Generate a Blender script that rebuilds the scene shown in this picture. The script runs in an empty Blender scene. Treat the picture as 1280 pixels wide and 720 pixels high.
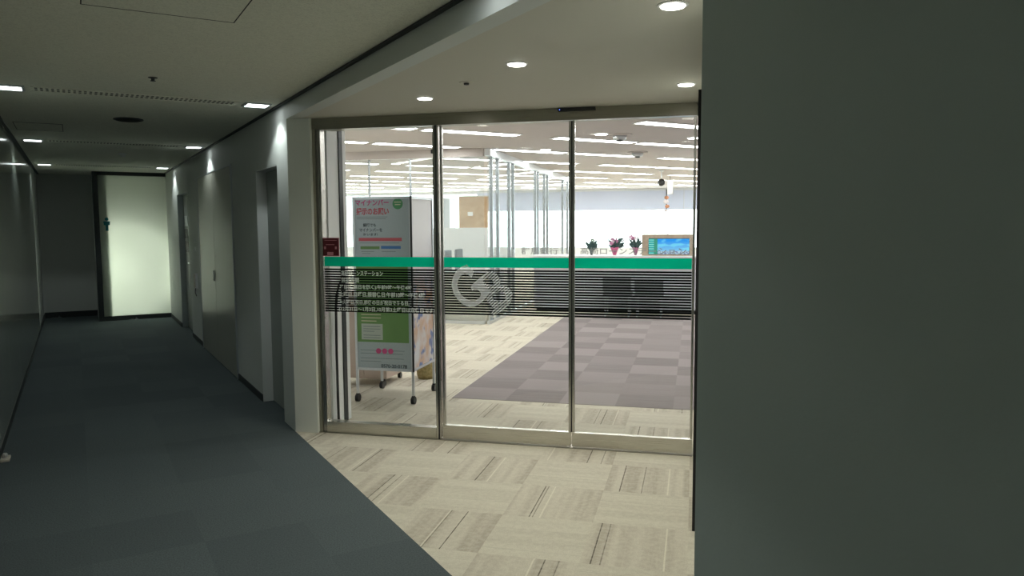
import bpy, bmesh, math, random
from mathutils import Vector, Matrix
random.seed(7)
scene = bpy.context.scene
COL = scene.collection

# ------------------------------------------------------------------ camera
cam_d = bpy.data.cameras.new('camera')
cam = bpy.data.objects.new('camera', cam_d)
COL.objects.link(cam)
cam_d.sensor_width = 36.0
cam_d.lens = 941.14 / 1280 * 36
cam_d.clip_start = 0.02
cam_d.clip_end = 400
cR = Vector((0.97195537, 0.23509848, -0.00560971))
cU = Vector((-0.01435509, 0.08312357, 0.99643585))
cF = Vector((-0.23472685, 0.96841064, -0.08416726))
m = Matrix.Identity(4)
for i in range(3):
    m[i][0] = cR[i]; m[i][1] = cU[i]; m[i][2] = -cF[i]
m[2][3] = 1.6
cam.matrix_world = m
scene.camera = cam

# ------------------------------------------------------------------ world, exposure
SKY_STRENGTH = 6.0
EXPOSURE = 0.0
E_CORR = 9.0        # corridor downlight diffuser emission
W_CORR = 11.0        # corridor downlight watts
W_SOFF = 31.0       # entrance downlight watts
E_OFFICE = 16.5      # office strip emission
W_FROST = 44.0
world = bpy.data.worlds.new('sky')
scene.world = world
world.use_nodes = True
world.node_tree.nodes['Background'].inputs[0].default_value = (0.9, 0.97, 1.0, 1)
world.node_tree.nodes['Background'].inputs[1].default_value = SKY_STRENGTH
scene.view_settings.view_transform = 'Standard'
scene.view_settings.look = 'None'
scene.view_settings.exposure = EXPOSURE
scene.view_settings.gamma = 1
scene.view_settings.use_curve_mapping = False
scene.cycles.transparent_max_bounces = 24
scene.cycles.max_bounces = 10
scene.cycles.diffuse_bounces = 6
scene.cycles.glossy_bounces = 5
scene.cycles.sample_clamp_indirect = 6

# ------------------------------------------------------------------ frames of reference
ANG = 0.7628
CA, SA = math.cos(ANG), math.sin(ANG)
def P(t, u, z=0.0):                       # corridor frame (along, across) to world
    return Vector((-SA * t + CA * u, CA * t + SA * u, z))
MC = Matrix(((CA, -SA, 0, 0), (SA, CA, 0, 0), (0, 0, 1, 0), (0, 0, 0, 1)))   # local x = across (u), local y = along (t)
HC, HS, HI = 2.523, 2.401, 2.80           # corridor ceiling, entrance soffit, office ceiling
UR, UL = 1.421, -0.516
YG = 5.258
CX0, CX1, CB0, CB1 = -2.90, -2.655, -2.716, -2.684
CH1, CH2, FL1, FL2 = -4.171, -4.175, -4.19, -3.58

# ------------------------------------------------------------------ materials
def mat(name, color=(.8, .8, .8), rough=.6, metal=0.0, spec=.5, emit=None, estr=0.0, bump=None, vary=None, coat=0):
    M = bpy.data.materials.new(name); M.use_nodes = True
    nt = M.node_tree; b = nt.nodes['Principled BSDF']
    b.inputs['Base Color'].default_value = (*color, 1)
    b.inputs['Roughness'].default_value = rough
    b.inputs['Metallic'].default_value = metal
    b.inputs['Specular IOR Level'].default_value = spec
    if coat:
        b.inputs['Coat Weight'].default_value = coat
        b.inputs['Coat Roughness'].default_value = .08
    if emit:
        b.inputs['Emission Color'].default_value = (*emit, 1)
        b.inputs['Emission Strength'].default_value = estr
    tc = None
    if bump or vary:
        tc = nt.nodes.new('ShaderNodeTexCoord')
    if bump:
        n = nt.nodes.new('ShaderNodeTexNoise'); n.inputs['Scale'].default_value = bump[0]
        n.inputs['Detail'].default_value = 3
        nt.links.new(tc.outputs['Object'], n.inputs['Vector'])
        bp = nt.nodes.new('ShaderNodeBump'); bp.inputs['Strength'].default_value = bump[1]
        bp.inputs['Distance'].default_value = .01
        nt.links.new(n.outputs['Fac'], bp.inputs['Height'])
        nt.links.new(bp.outputs['Normal'], b.inputs['Normal'])
    if vary:                                # (scale, other colour[, lo, hi])
        n = nt.nodes.new('ShaderNodeTexNoise'); n.inputs['Scale'].default_value = vary[0]
        n.inputs['Detail'].default_value = 4
        nt.links.new(tc.outputs['Object'], n.inputs['Vector'])
        r = nt.nodes.new('ShaderNodeMapRange')
        lo, hi = (vary[2], vary[3]) if len(vary) > 2 else (.35, .65)
        r.inputs['From Min'].default_value = lo; r.inputs['From Max'].default_value = hi
        nt.links.new(n.outputs['Fac'], r.inputs['Value'])
        mx = nt.nodes.new('ShaderNodeMix'); mx.data_type = 'RGBA'
        mx.inputs[6].default_value = (*color, 1); mx.inputs[7].default_value = (*vary[1], 1)
        nt.links.new(r.outputs['Result'], mx.inputs[0])
        nt.links.new(mx.outputs[2], b.inputs['Base Color'])
    return M

def glass_mat(name, tint=(.97, .99, .98), haze=0.0, f0=.035):
    M = bpy.data.materials.new(name); M.use_nodes = True
    nt = M.node_tree; nt.nodes.clear()
    out = nt.nodes.new('ShaderNodeOutputMaterial')
    tr = nt.nodes.new('ShaderNodeBsdfTransparent'); tr.inputs[0].default_value = (*tint, 1)
    gl = nt.nodes.new('ShaderNodeBsdfGlossy'); gl.inputs['Roughness'].default_value = .015
    lw = nt.nodes.new('ShaderNodeLayerWeight'); lw.inputs[0].default_value = .5
    pw = nt.nodes.new('ShaderNodeMath'); pw.operation = 'POWER'; pw.inputs[1].default_value = 5
    ma = nt.nodes.new('ShaderNodeMath'); ma.operation = 'MULTIPLY_ADD'; ma.inputs[1].default_value = .9; ma.inputs[2].default_value = f0
    nt.links.new(lw.outputs['Facing'], pw.inputs[0]); nt.links.new(pw.outputs[0], ma.inputs[0])
    mx = nt.nodes.new('ShaderNodeMixShader')
    nt.links.new(ma.outputs[0], mx.inputs[0]); nt.links.new(tr.outputs[0], mx.inputs[1]); nt.links.new(gl.outputs[0], mx.inputs[2])
    last = mx
    if haze:
        df = nt.nodes.new('ShaderNodeBsdfDiffuse'); df.inputs[0].default_value = (.85, .9, .9, 1)
        m2 = nt.nodes.new('ShaderNodeMixShader'); m2.inputs[0].default_value = haze
        nt.links.new(mx.outputs[0], m2.inputs[1]); nt.links.new(df.outputs[0], m2.inputs[2]); last = m2
    nt.links.new(last.outputs[0], out.inputs[0])
    return M

def film_mat(name, color, alpha):
    M = mat(name, color, .45)
    M.node_tree.nodes['Principled BSDF'].inputs['Alpha'].default_value = alpha
    return M

def emit_mat(name, color, strength):
    M = bpy.data.materials.new(name); M.use_nodes = True
    nt = M.node_tree; nt.nodes.clear()
    o = nt.nodes.new('ShaderNodeOutputMaterial'); e = nt.nodes.new('ShaderNodeEmission')
    e.inputs[0].default_value = (*color, 1); e.inputs[1].default_value = strength
    nt.links.new(e.outputs[0], o.inputs[0]); return M

def translucent_film(name, color, trans=.5, alpha=1.0):
    M = bpy.data.materials.new(name); M.use_nodes = True
    nt = M.node_tree; nt.nodes.clear()
    o = nt.nodes.new('ShaderNodeOutputMaterial')
    t = nt.nodes.new('ShaderNodeBsdfTranslucent'); t.inputs[0].default_value = (*color, 1)
    d = nt.nodes.new('ShaderNodeBsdfDiffuse'); d.inputs[0].default_value = (*color, 1)
    x = nt.nodes.new('ShaderNodeBsdfTransparent')
    m1 = nt.nodes.new('ShaderNodeMixShader'); m1.inputs[0].default_value = trans
    m2 = nt.nodes.new('ShaderNodeMixShader'); m2.inputs[0].default_value = alpha
    nt.links.new(d.outputs[0], m1.inputs[1]); nt.links.new(t.outputs[0], m1.inputs[2])
    nt.links.new(x.outputs[0], m2.inputs[1]); nt.links.new(m1.outputs[0], m2.inputs[2])
    nt.links.new(m2.outputs[0], o.inputs[0]); return M

class NT:                                   # small helper for node maths
    def __init__(s, M): s.nt = M.node_tree; s.b = s.nt.nodes['Principled BSDF']
    def put(s, sock, v):
        if isinstance(v, (int, float)): sock.default_value = v
        elif isinstance(v, tuple): sock.default_value = (*v, 1) if len(v) == 3 and sock.type == 'RGBA' else v
        else: s.nt.links.new(v, sock)
    def math(s, op, a, b=0.0, c=0.0):
        n = s.nt.nodes.new('ShaderNodeMath'); n.operation = op
        s.put(n.inputs[0], a); s.put(n.inputs[1], b); s.put(n.inputs[2], c); return n.outputs[0]
    def mix(s, f, a, b):
        n = s.nt.nodes.new('ShaderNodeMix'); n.data_type = 'RGBA'
        s.put(n.inputs[0], f); s.put(n.inputs[6], a); s.put(n.inputs[7], b); return n.outputs[2]
    def comb(s, x, y, z):
        n = s.nt.nodes.new('ShaderNodeCombineXYZ')
        s.put(n.inputs[0], x); s.put(n.inputs[1], y); s.put(n.inputs[2], z); return n.outputs[0]
    def coords(s):
        tc = s.nt.nodes.new('ShaderNodeTexCoord'); sp = s.nt.nodes.new('ShaderNodeSeparateXYZ')
        s.nt.links.new(tc.outputs['Object'], sp.inputs[0]); s.obj = tc.outputs['Object']
        return sp.outputs[0], sp.outputs[1], sp.outputs[2]
    def white(s, v):
        n = s.nt.nodes.new('ShaderNodeTexWhiteNoise'); n.noise_dimensions = '3D'
        s.nt.links.new(v, n.inputs['Vector']); return n.outputs['Value']
    def noise(s, v, scale=1.0, detail=2.0):
        n = s.nt.nodes.new('ShaderNodeTexNoise'); n.inputs['Scale'].default_value = scale; n.inputs['Detail'].default_value = detail
        s.nt.links.new(v, n.inputs['Vector']); return n.outputs['Fac']
    def rng(s, v, a, b, c=0.0, d=1.0):
        n = s.nt.nodes.new('ShaderNodeMapRange')
        s.put(n.inputs[0], v); s.put(n.inputs[1], a); s.put(n.inputs[2], b); s.put(n.inputs[3], c); s.put(n.inputs[4], d); return n.outputs[0]
    def bump(s, h, strength, dist=.004):
        n = s.nt.nodes.new('ShaderNodeBump'); n.inputs['Strength'].default_value = strength; n.inputs['Distance'].default_value = dist
        s.nt.links.new(h, n.inputs['Height']); s.nt.links.new(n.outputs[0], s.b.inputs['Normal'])

def beige_carpet():
    M = mat('beige_tile_carpet', rough=.95, spec=.1); N = NT(M)
    x, y, z = N.coords()
    u = N.math('DIVIDE', N.math('ADD', x, 0.01), .5); v = N.math('DIVIDE', N.math('SUBTRACT', y, 3.92), .5)
    iu, iv = N.math('FLOOR', u), N.math('FLOOR', v)
    fu, fv = N.math('SUBTRACT', u, iu), N.math('SUBTRACT', v, iv)
    par = N.math('PINGPONG', N.math('ADD', iu, iv), 1)          # 0 even, 1 odd
    # even: stripes run along y, so they vary with x
    a = N.math('ADD', N.math('MULTIPLY', fu, N.math('SUBTRACT', 1, par)), N.math('MULTIPLY', fv, par))
    b = N.math('ADD', N.math('MULTIPLY', fv, N.math('SUBTRACT', 1, par)), N.math('MULTIPLY', fu, par))
    r = N.white(N.comb(iu, iv, 3.0)); r2 = N.white(N.comb(iu, iv, 9.0)); r3 = N.white(N.comb(iu, iv, 17.0))
    seed = N.math('MULTIPLY', r, 57)
    wide = N.noise(N.comb(N.math('ADD', N.math('MULTIPLY', a, 5.5), seed), N.math('MULTIPLY', b, .15), seed), 1, 1)
    fine = N.noise(N.comb(N.math('ADD', N.math('MULTIPLY', a, 34), seed), N.math('MULTIPLY', b, 2.2), seed), 1, 3)
    c1 = N.mix(N.rng(wide, .40, .62), (.58, .535, .445), (.435, .39, .32))
    c2 = N.mix(N.math('MULTIPLY', N.rng(fine, .5, .78), .30), c1, (.71, .67, .56))
    c3 = N.mix(N.math('MULTIPLY', par, .60), c2, (.62, .585, .485))
    # one or two thin dark yarns and a light yarn per tile
    def line(pos, w): return N.math('LESS_THAN', N.math('ABSOLUTE', N.math('SUBTRACT', a, pos)), w)
    lim = N.math('MULTIPLY', N.math('SUBTRACT', 1, par), .9)
    dk = N.math('MULTIPLY', line(N.math('ADD', N.math('MULTIPLY', r2, .8), .1), .006), N.math('ADD', lim, .12))
    dk2 = N.math('MULTIPLY', N.math('MULTIPLY', line(N.math('ADD', N.math('MULTIPLY', r3, .8), .1), .006), .55), N.math('ADD', lim, .3))
    lt = N.math('MULTIPLY', line(N.math('ADD', N.math('MULTIPLY', r, .8), .1), .008), N.math('MULTIPLY', lim, .8))
    c4 = N.mix(lt, c3, (.76, .72, .60))
    c5 = N.mix(N.math('MINIMUM', N.math('MAXIMUM', dk, dk2), 1), c4, (.09, .075, .062))
    sp = N.noise(N.obj, 160, 2)
    c6 = N.mix(N.math('MULTIPLY', N.rng(sp, .45, .65), .30), c5, (.33, .29, .23))
    mo = N.noise(N.obj, 32, 3)
    c6 = N.mix(N.math('MULTIPLY', N.rng(mo, .42, .62), .22), c6, (.72, .69, .57))
    N.put(N.b.inputs['Base Color'], c6)
    N.bump(sp, .5)
    return M

def purple_carpet():
    M = mat('mauve_tile_carpet', rough=.95, spec=.1); N = NT(M)
    x, y, z = N.coords()
    u = N.math('DIVIDE', N.math('ADD', x, .16), .5); v = N.math('DIVIDE', N.math('SUBTRACT', y, 6.53), .5)
    # quarter-drop brick of half tiles
    iv = N.math('FLOOR', v); iu = N.math('FLOOR', u)
    r = N.white(N.comb(iu, iv, 1.0))
    par = N.math('PINGPONG', N.math('ADD', iu, iv), 1)
    t = N.math('ADD', N.math('MULTIPLY', r, .55), N.math('MULTIPLY', par, .45))
    c = N.mix(t, (.30, .265, .262), (.205, .178, .178))
    fv = N.math('MULTIPLY', N.math('ADD', x, N.math('MULTIPLY', r, 9)), 1)
    st = N.noise(N.comb(N.math('MULTIPLY', fv, 2), N.math('MULTIPLY', y, 26), r), 1, 2)
    c = N.mix(N.math('MULTIPLY', N.rng(st, .4, .6), .25), c, (.30, .275, .275))
    N.put(N.b.inputs['Base Color'], c)
    N.bump(N.noise(N.obj, 150, 2), .5)
    return M

def grey_carpet():
    M = mat('grey_tile_carpet', rough=.95, spec=.12); N = NT(M)
    x, y, z = N.coords()                         # object local = corridor frame (u, t)
    iu = N.math('FLOOR', N.math('DIVIDE', N.math('ADD', x, .5), .5)); iv = N.math('FLOOR', N.math('DIVIDE', y, .5))
    r = N.white(N.comb(iu, iv, 2.0))
    sp = N.noise(N.obj, 130, 3)
    c = N.mix(r, (.106, .130, .137), (.088, .108, .115))
    c = N.mix(N.math('MULTIPLY', N.rng(sp, .42, .60), .55), c, (.055, .066, .070))
    N.put(N.b.inputs['Base Color'], c)
    N.bump(sp, .6)
    return M

def acoustic():
    M = mat('acoustic_ceiling', rough=.95, spec=.1); N = NT(M)
    N.coords()
    n1 = N.noise(N.obj, 120, 4); n2 = N.noise(N.obj, 45, 3)
    f = N.math('MULTIPLY', N.rng(n1, .52, .66), .35)
    c = N.mix(f, (.80, .80, .70), (.45, .45, .39))
    c = N.mix(N.math('MULTIPLY', N.rng(n2, .45, .6), .08), c, (.3, .3, .25))
    N.put(N.b.inputs['Base Color'], c); N.bump(n1, .4)
    return M

def brushed(name, col=(.47, .455, .42), rough=.28, vert=False):
    M = mat(name, col, rough, 1.0); N = NT(M); x, y, z = N.coords()
    v = N.comb(N.math('MULTIPLY', x, 400 if vert else 3), N.math('MULTIPLY', y, 3), N.math('MULTIPLY', z, 3 if vert else 500))
    n = N.noise(v, 1, 2)
    N.put(N.b.inputs['Roughness'], N.rng(n, .2, .8, rough - .06, rough + .1))
    return M

def screen_mat():
    M = bpy.data.materials.new('display_picture'); M.use_nodes = True
    nt = M.node_tree; b = nt.nodes['Principled BSDF']; N = NT(M)
    x, y, z = N.coords()                        # local x 0..0.70, z 0..0.28
    sky = N.mix(N.rng(z, .06, .26), (.25, .62, .90), (.02, .32, .92))
    w = N.noise(N.comb(N.math('MULTIPLY', x, 5), 0.0, N.math('MULTIPLY', z, 14)), 1, 1)
    sky = N.mix(N.math('MULTIPLY', N.rng(w, .5, .62), .65), sky, (.22, .80, .98))
    cr = N.noise(N.comb(N.math('MULTIPLY', x, 30), 0.0, N.math('MULTIPLY', z, 34)), 1, 2)
    crowd = N.mix(N.rng(cr, .42, .58), (.50, .70, .82), (.22, .25, .42))
    pic = N.mix(N.math('LESS_THAN', z, .085), sky, crowd)
    rows = N.math('LESS_THAN', N.math('FRACT', N.math('MULTIPLY', z, 26)), .3)
    side = N.mix(rows, (.02, .42, .40), (.35, .75, .72))
    side = N.mix(N.math('GREATER_THAN', x, .085), side, (.05, .32, .22))
    c = N.mix(N.math('LESS_THAN', x, .145), pic, side)
    N.put(b.inputs['Emission Color'], c); b.inputs['Emission Strength'].default_value = 1.0
    b.inputs['Base Color'].default_value = (.01, .01, .01, 1); b.inputs['Roughness'].default_value = .2
    return M

def photo_poster_mat():
    M = mat('photo_poster', rough=.16, coat=.6); N = NT(M)
    x, y, z = N.coords()
    n1 = N.noise(N.comb(N.math('MULTIPLY', y, 5), 2.0, N.math('MULTIPLY', z, 4)), 1, 2)
    n2 = N.noise(N.comb(N.math('MULTIPLY', y, 7), 7.0, N.math('MULTIPLY', z, 6)), 1, 2)
    c = N.mix(N.rng(n1, .42, .58), (.62, .63, .66), (.60, .40, .28))
    c = N.mix(N.rng(n2, .54, .60), c, (.12, .18, .38))
    top = N.rng(z, .95, 1.15)
    c = N.mix(top, c, (.60, .57, .60))
    N.put(N.b.inputs['Base Color'], c)
    return M

M_wall = mat('corridor_paint', (.62, .64, .62), .55, bump=(60, .04))
M_wallr = mat('grey_wall_panel', (.70, .75, .71), .5, bump=(80, .05))
M_pillar = mat('white_pillar_paint', (.74, .76, .72), .5, bump=(60, .04))
M_white = mat('white_paint', (.80, .81, .81), .55)
M_offwhite = mat('soffit_paint', (.60, .575, .505), .6, bump=(90, .05))
M_offceil = mat('office_ceiling', (.62, .565, .54), .9, bump=(120, .2))
M_lam = mat('glossy_laminate', (.30, .33, .30), .13, spec=.6, coat=.3)
M_doorpanel = mat('door_laminate', (.40, .40, .345), .28, spec=.5)
M_doorgrey = mat('grey_steel_door', (.30, .33, .31), .45)
M_dark = mat('dark_skirting', (.025, .03, .032), .5)
M_black = mat('black_plastic', (.012, .012, .013), .4)
M_blackmetal = mat('black_trim', (.006, .006, .007), .5)
M_steel = brushed('brushed_steel', (.62, .605, .55))
M_steelv = brushed('brushed_steel_upright', (.50, .49, .46), .22, True)
M_hdr = brushed('header_steel', (.34, .33, .28), .30)
M_chrome = mat('chrome', (.75, .77, .8), .14, 1.0)
M_alu = mat('aluminium', (.66, .69, .72), .33, .9)
M_aluw = mat('pale_aluminium', (.78, .82, .86), .35, .5)
M_post = mat('partition_post', (.50, .54, .57), .25, .8)
M_glass = glass_mat('clear_glass', f0=.02)
M_glass2 = glass_mat('partition_glass', (.955, .975, .975), f0=.045, haze=.05)
M_frost_i = glass_mat('frosted_film_glass', (.75, .75, .75), haze=.6)
M_green = translucent_film('green_film', (.003, .66, .46), .55, .95)
M_stripe = translucent_film('black_film', (.006, .009, .009), .3, .985)
M_silver = translucent_film('silver_lettering', (.94, .98, .98), .72, .98)
M_silver2 = translucent_film('silver_lettering_bright', (.86, .92, .90), .55, .97)
M_greylet = translucent_film('grey_lettering', (.30, .32, .32), .4, .9)
M_ground = mat('grey_sticker', (.5, .5, .5), .5)
M_red = mat('dark_red_sticker', (.085, .004, .010), .5)
M_pink = mat('sticker_pink', (.50, .22, .26), .4)
M_blind = translucent_film('roller_blind', (.68, .74, .90), .07)
M_counter = mat('counter_top', (.80, .82, .83), .35)
M_countf = mat('counter_front', (.52, .53, .57), .5)
M_wood = mat('light_wood', (.55, .39, .24), .5, vary=(9, (.46, .31, .18)))
M_woodf = mat('beige_wood_frame', (.46, .37, .28), .5, vary=(14, (.38, .30, .22)))
M_peach = mat('peach_panel', (.62, .40, .31), .5)
M_cream = mat('cream_panel', (.62, .58, .50), .5)
M_chair = mat('charcoal_fabric', (.20, .205, .215), .9)
M_chairb = mat('blue_grey_fabric', (.16, .19, .21), .9)
M_poster = mat('poster_paper', (.40, .46, .50), .5)
M_postg = mat('poster_green', (.13, .26, .08), .5)
M_postg2 = mat('poster_dark_green', (.07, .28, .12), .5)
M_postw = mat('poster_white', (.44, .48, .44), .5)
M_ink = mat('ink_black', (.05, .07, .08), .6)
M_inkg = mat('ink_grey', (.22, .26, .26), .6)
M_inkp = mat('ink_pink', (.55, .07, .22), .6)
M_inkr = mat('ink_red', (.55, .10, .13), .6)
M_inkb = mat('ink_blue', (.06, .18, .45), .6)
M_inky = mat('ink_pale_yellow', (.62, .58, .42), .6)
M_photo = photo_poster_mat()
M_bead = mat('beige_cabinet_paint', (.50, .40, .34), .5)
M_basket = mat('straw_weave', (.42, .34, .16), .8, bump=(60, .8), vary=(40, (.28, .22, .09)))
M_leaf = mat('leaf_green', (.035, .10, .07), .5)
M_leaf2 = mat('leaf_dark', (.03, .07, .065), .5)
M_leaf3 = mat('leaf_pale', (.22, .30, .22), .5)
M_petal = mat('petal_pink', (.55, .16, .28), .6)
M_petal2 = mat('petal_mauve', (.50, .20, .34), .6)
M_petalw = mat('petal_white', (.75, .70, .74), .6)
M_wrap = mat('pink_wrapping', (.55, .12, .25), .4)
M_wrap2 = mat('mauve_wrapping', (.35, .14, .24), .4)
M_pot = mat('dark_pot', (.05, .07, .075), .4)
M_teal = mat('teal_sign', (.0, .20, .24), .4)
M_beige = beige_carpet(); M_purple = purple_carpet(); M_grey = grey_carpet(); M_acou = acoustic()
M_lampC = emit_mat('lamp_cool', (.93, 1.0, .98), E_CORR)
M_lampS = emit_mat('lamp_warm', (1.0, .98, .88), 14)
M_lampO = emit_mat('strip_lamp', (1.0, .985, .965), E_OFFICE)
M_led = emit_mat('blue_led', (.10, .18, 1.0), 3)
M_screen = screen_mat()
M_hole = mat('slot_shadow', (.02, .02, .02), .9)

def frosted_translucent():
    M = bpy.data.materials.new('frosted_panel'); M.use_nodes = True
    nt = M.node_tree; nt.nodes.clear()
    o = nt.nodes.new('ShaderNodeOutputMaterial')
    t = nt.nodes.new('ShaderNodeBsdfTranslucent'); t.inputs[0].default_value = (.86, .90, .82, 1)
    d = nt.nodes.new('ShaderNodeBsdfDiffuse'); d.inputs[0].default_value = (.5, .54, .5, 1)
    g = nt.nodes.new('ShaderNodeBsdfGlossy'); g.inputs['Roughness'].default_value = .2
    m1 = nt.nodes.new('ShaderNodeMixShader'); m1.inputs[0].default_value = .35
    m2 = nt.nodes.new('ShaderNodeMixShader'); m2.inputs[0].default_value = .04
    nt.links.new(t.outputs[0], m1.inputs[1]); nt.links.new(d.outputs[0], m1.inputs[2])
    nt.links.new(m1.outputs[0], m2.inputs[1]); nt.links.new(g.outputs[0], m2.inputs[2])
    nt.links.new(m2.outputs[0], o.inputs[0]); return M
M_frost = frosted_translucent()

# ------------------------------------------------------------------ mesh builder
class MB:
    def __init__(s): s.bm = bmesh.new()
    def box(s, x0, x1, y0, y1, z0, z1, bev=0.0):
        x0, x1 = min(x0, x1), max(x0, x1); y0, y1 = min(y0, y1), max(y0, y1); z0, z1 = min(z0, z1), max(z0, z1)
        v = [s.bm.verts.new(c) for c in ((x0, y0, z0), (x1, y0, z0), (x1, y1, z0), (x0, y1, z0), (x0, y0, z1), (x1, y0, z1), (x1, y1, z1), (x0, y1, z1))]
        f = [s.bm.faces.new([v[i] for i in q]) for q in ((3, 2, 1, 0), (4, 5, 6, 7), (0, 1, 5, 4), (1, 2, 6, 5), (2, 3, 7, 6), (3, 0, 4, 7))]
        if bev:
            es = set(e for q in f for e in q.edges)
            bmesh.ops.bevel(s.bm, geom=list(es), offset=bev, segments=2, affect='EDGES', profile=.6)
        return s
    def prism(s, poly, z0, z1):              # poly in xy, extruded in z
        n = len(poly)
        a = [s.bm.verts.new((p[0], p[1], z0)) for p in poly]; b = [s.bm.verts.new((p[0], p[1], z1)) for p in poly]
        s.bm.faces.new(a[::-1]); s.bm.faces.new(b)
        for i in range(n): s.bm.faces.new((a[i], a[(i + 1) % n], b[(i + 1) % n], b[i]))
        return s
    def plate(s, poly, y0, y1):              # poly in xz, extruded in y
        n = len(poly)
        a = [s.bm.verts.new((p[0], y0, p[1])) for p in poly]; b = [s.bm.verts.new((p[0], y1, p[1])) for p in poly]
        try:
            s.bm.faces.new(a); s.bm.faces.new(b[::-1])
        except ValueError: pass
        for i in range(n): s.bm.faces.new((a[(i + 1) % n], a[i], b[i], b[(i + 1) % n]))
        return s
    def face(s, poly, y=0.0):                # single sheet facing -y (adhesive film)
        s.bm.faces.new([s.bm.verts.new((p[0], y, p[1])) for p in poly]); return s
    def tube(s, pts, r, n=10, caps=True):
        pts = [Vector(p) for p in pts]; rings = []
        rs = r if isinstance(r, (list, tuple)) else [r] * len(pts)
        for i, p in enumerate(pts):
            d = (pts[min(i + 1, len(pts) - 1)] - pts[max(i - 1, 0)]).normalized()
            up = Vector((0, 0, 1)) if abs(d.z) < .9 else Vector((1, 0, 0))
            a = d.cross(up).normalized(); b = d.cross(a).normalized()
            rings.append([s.bm.verts.new(p + (a * math.cos(2 * math.pi * k / n) + b * math.sin(2 * math.pi * k / n)) * rs[i]) for k in range(n)])
        for A, B in zip(rings, rings[1:]):
            for k in range(n): s.bm.faces.new((A[k], A[(k + 1) % n], B[(k + 1) % n], B[k]))
        if caps: s.bm.faces.new(rings[0][::-1]); s.bm.faces.new(rings[-1])
        return s
    def lathe(s, c, prof, n=20):             # prof: (r, z) pairs about vertical axis at c
        rings = []
        for r, z in prof:
            rings.append([s.bm.verts.new((c[0] + max(r, 1e-4) * math.cos(2 * math.pi * k / n), c[1] + max(r, 1e-4) * math.sin(2 * math.pi * k / n), c[2] + z)) for k in range(n)])
        for A, B in zip(rings, rings[1:]):
            for k in range(n): s.bm.faces.new((A[k], A[(k + 1) % n], B[(k + 1) % n], B[k]))
        s.bm.faces.new(rings[0][::-1]); s.bm.faces.new(rings[-1]); return s
    def leafblade(s, a, b, w, bend=.0):
        a, b = Vector(a), Vector(b); d = b - a; side = d.cross(Vector((0, 1, 0)))
        if side.length < 1e-5: side = Vector((1, 0, 0))
        side.normalize(); nrm = d.cross(side).normalized()
        N = 5; L = []; R = []; T = []
        for i in range(N + 1):
            f = i / N; c = a + d * f + nrm * bend * math.sin(math.pi * f); ww = w * math.sin(math.pi * min(.97, f * .85 + .1))
            L.append(s.bm.verts.new(c - side * ww)); R.append(s.bm.verts.new(c + side * ww)); T.append(s.bm.verts.new(c + nrm * w * .35))
        for i in range(N):
            s.bm.faces.new((L[i], T[i], T[i + 1], L[i + 1])); s.bm.faces.new((T[i], R[i], R[i + 1], T[i + 1])); s.bm.faces.new((R[i], L[i], L[i + 1], R[i + 1]))
        return s
    def ball(s, c, r, sx=1, sy=1, sz=1, seg=10):
        bmesh.ops.create_icosphere(s.bm, subdivisions=2, radius=r, matrix=Matrix.Translation(c) @ Matrix.Diagonal((sx, sy, sz, 1))); return s
    def build(s, name, material, parent=None, smooth=False, world=None):
        bmesh.ops.recalc_face_normals(s.bm, faces=s.bm.faces[:])
        me = bpy.data.meshes.new(name); s.bm.to_mesh(me); s.bm.free()
        me.materials.append(material)
        if smooth:
            for p in me.polygons: p.use_smooth = True
        o = bpy.data.objects.new(name, me); COL.objects.link(o)
        if parent: o.parent = parent
        if world is not None: o.matrix_world = world
        return o

def tag(o, label, cat, group=None, kind=None):
    if label: o['label'] = label
    if cat: o['category'] = cat
    if group: o['group'] = group
    if kind: o['kind'] = kind
    return o
def empty(name, loc=(0, 0, 0), rz=0.0):
    o = bpy.data.objects.new(name, None); COL.objects.link(o); o.empty_display_size = .1
    o.location = loc; o.rotation_euler = (0, 0, rz); return o
def thing(name, label, cat, loc=(0, 0, 0), rz=0.0, group=None):
    return tag(empty(name, loc, rz), label, cat, group)
def struct(o, label=None, cat=None):
    o['kind'] = 'structure'
    if label: o['label'] = label
    if cat: o['category'] = cat
    return o
def copy_tree(o, parent=None):
    c = o.copy(); COL.objects.link(c)
    if parent: c.parent = parent
    for ch in [q for q in bpy.data.objects if q.parent == o]: copy_tree(ch, c)
    return c

def text_mesh(name, s, x0, x1, z0, z1, y, material, parent=None, depth=.0006, bold=0.0, dy=-1):
    """text facing -y, fitted to the rectangle x0..x1, z0..z1"""
    cu = bpy.data.curves.new(name, 'FONT'); cu.body = s; cu.size = 1; cu.resolution_u = 3
    cu.offset = bold
    o = bpy.data.objects.new(name, cu); COL.objects.link(o)
    dg = bpy.context.evaluated_depsgraph_get()
    me = bpy.data.meshes.new_from_object(o.evaluated_get(dg))
    bpy.data.objects.remove(o)
    xs = [v.co.x for v in me.vertices]; ys = [v.co.y for v in me.vertices]
    if not xs: return None
    a, b, c, d = min(xs), max(xs), min(ys), max(ys)
    for v in me.vertices:
        v.co = Vector((x0 + (v.co.x - a) / (b - a) * (x1 - x0), y, z0 + (v.co.y - c) / (d - c) * (z1 - z0)))
    bm = bmesh.new(); bm.from_mesh(me)
    if depth:
        ext = bmesh.ops.extrude_face_region(bm, geom=bm.faces[:])
        for v in [g for g in ext['geom'] if isinstance(g, bmesh.types.BMVert)]: v.co.y -= depth
    bmesh.ops.recalc_face_normals(bm, faces=bm.faces[:])
    bm.to_mesh(me); bm.free()
    me.materials.clear(); me.materials.append(material); me.name = name
    ob = bpy.data.objects.new(name, me); COL.objects.link(ob)
    if parent: ob.parent = parent
    return ob

# ================================================================== STRUCTURE: corridor
T0, T1 = -4.5, 14.5
UB0 = UR + .29
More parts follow.
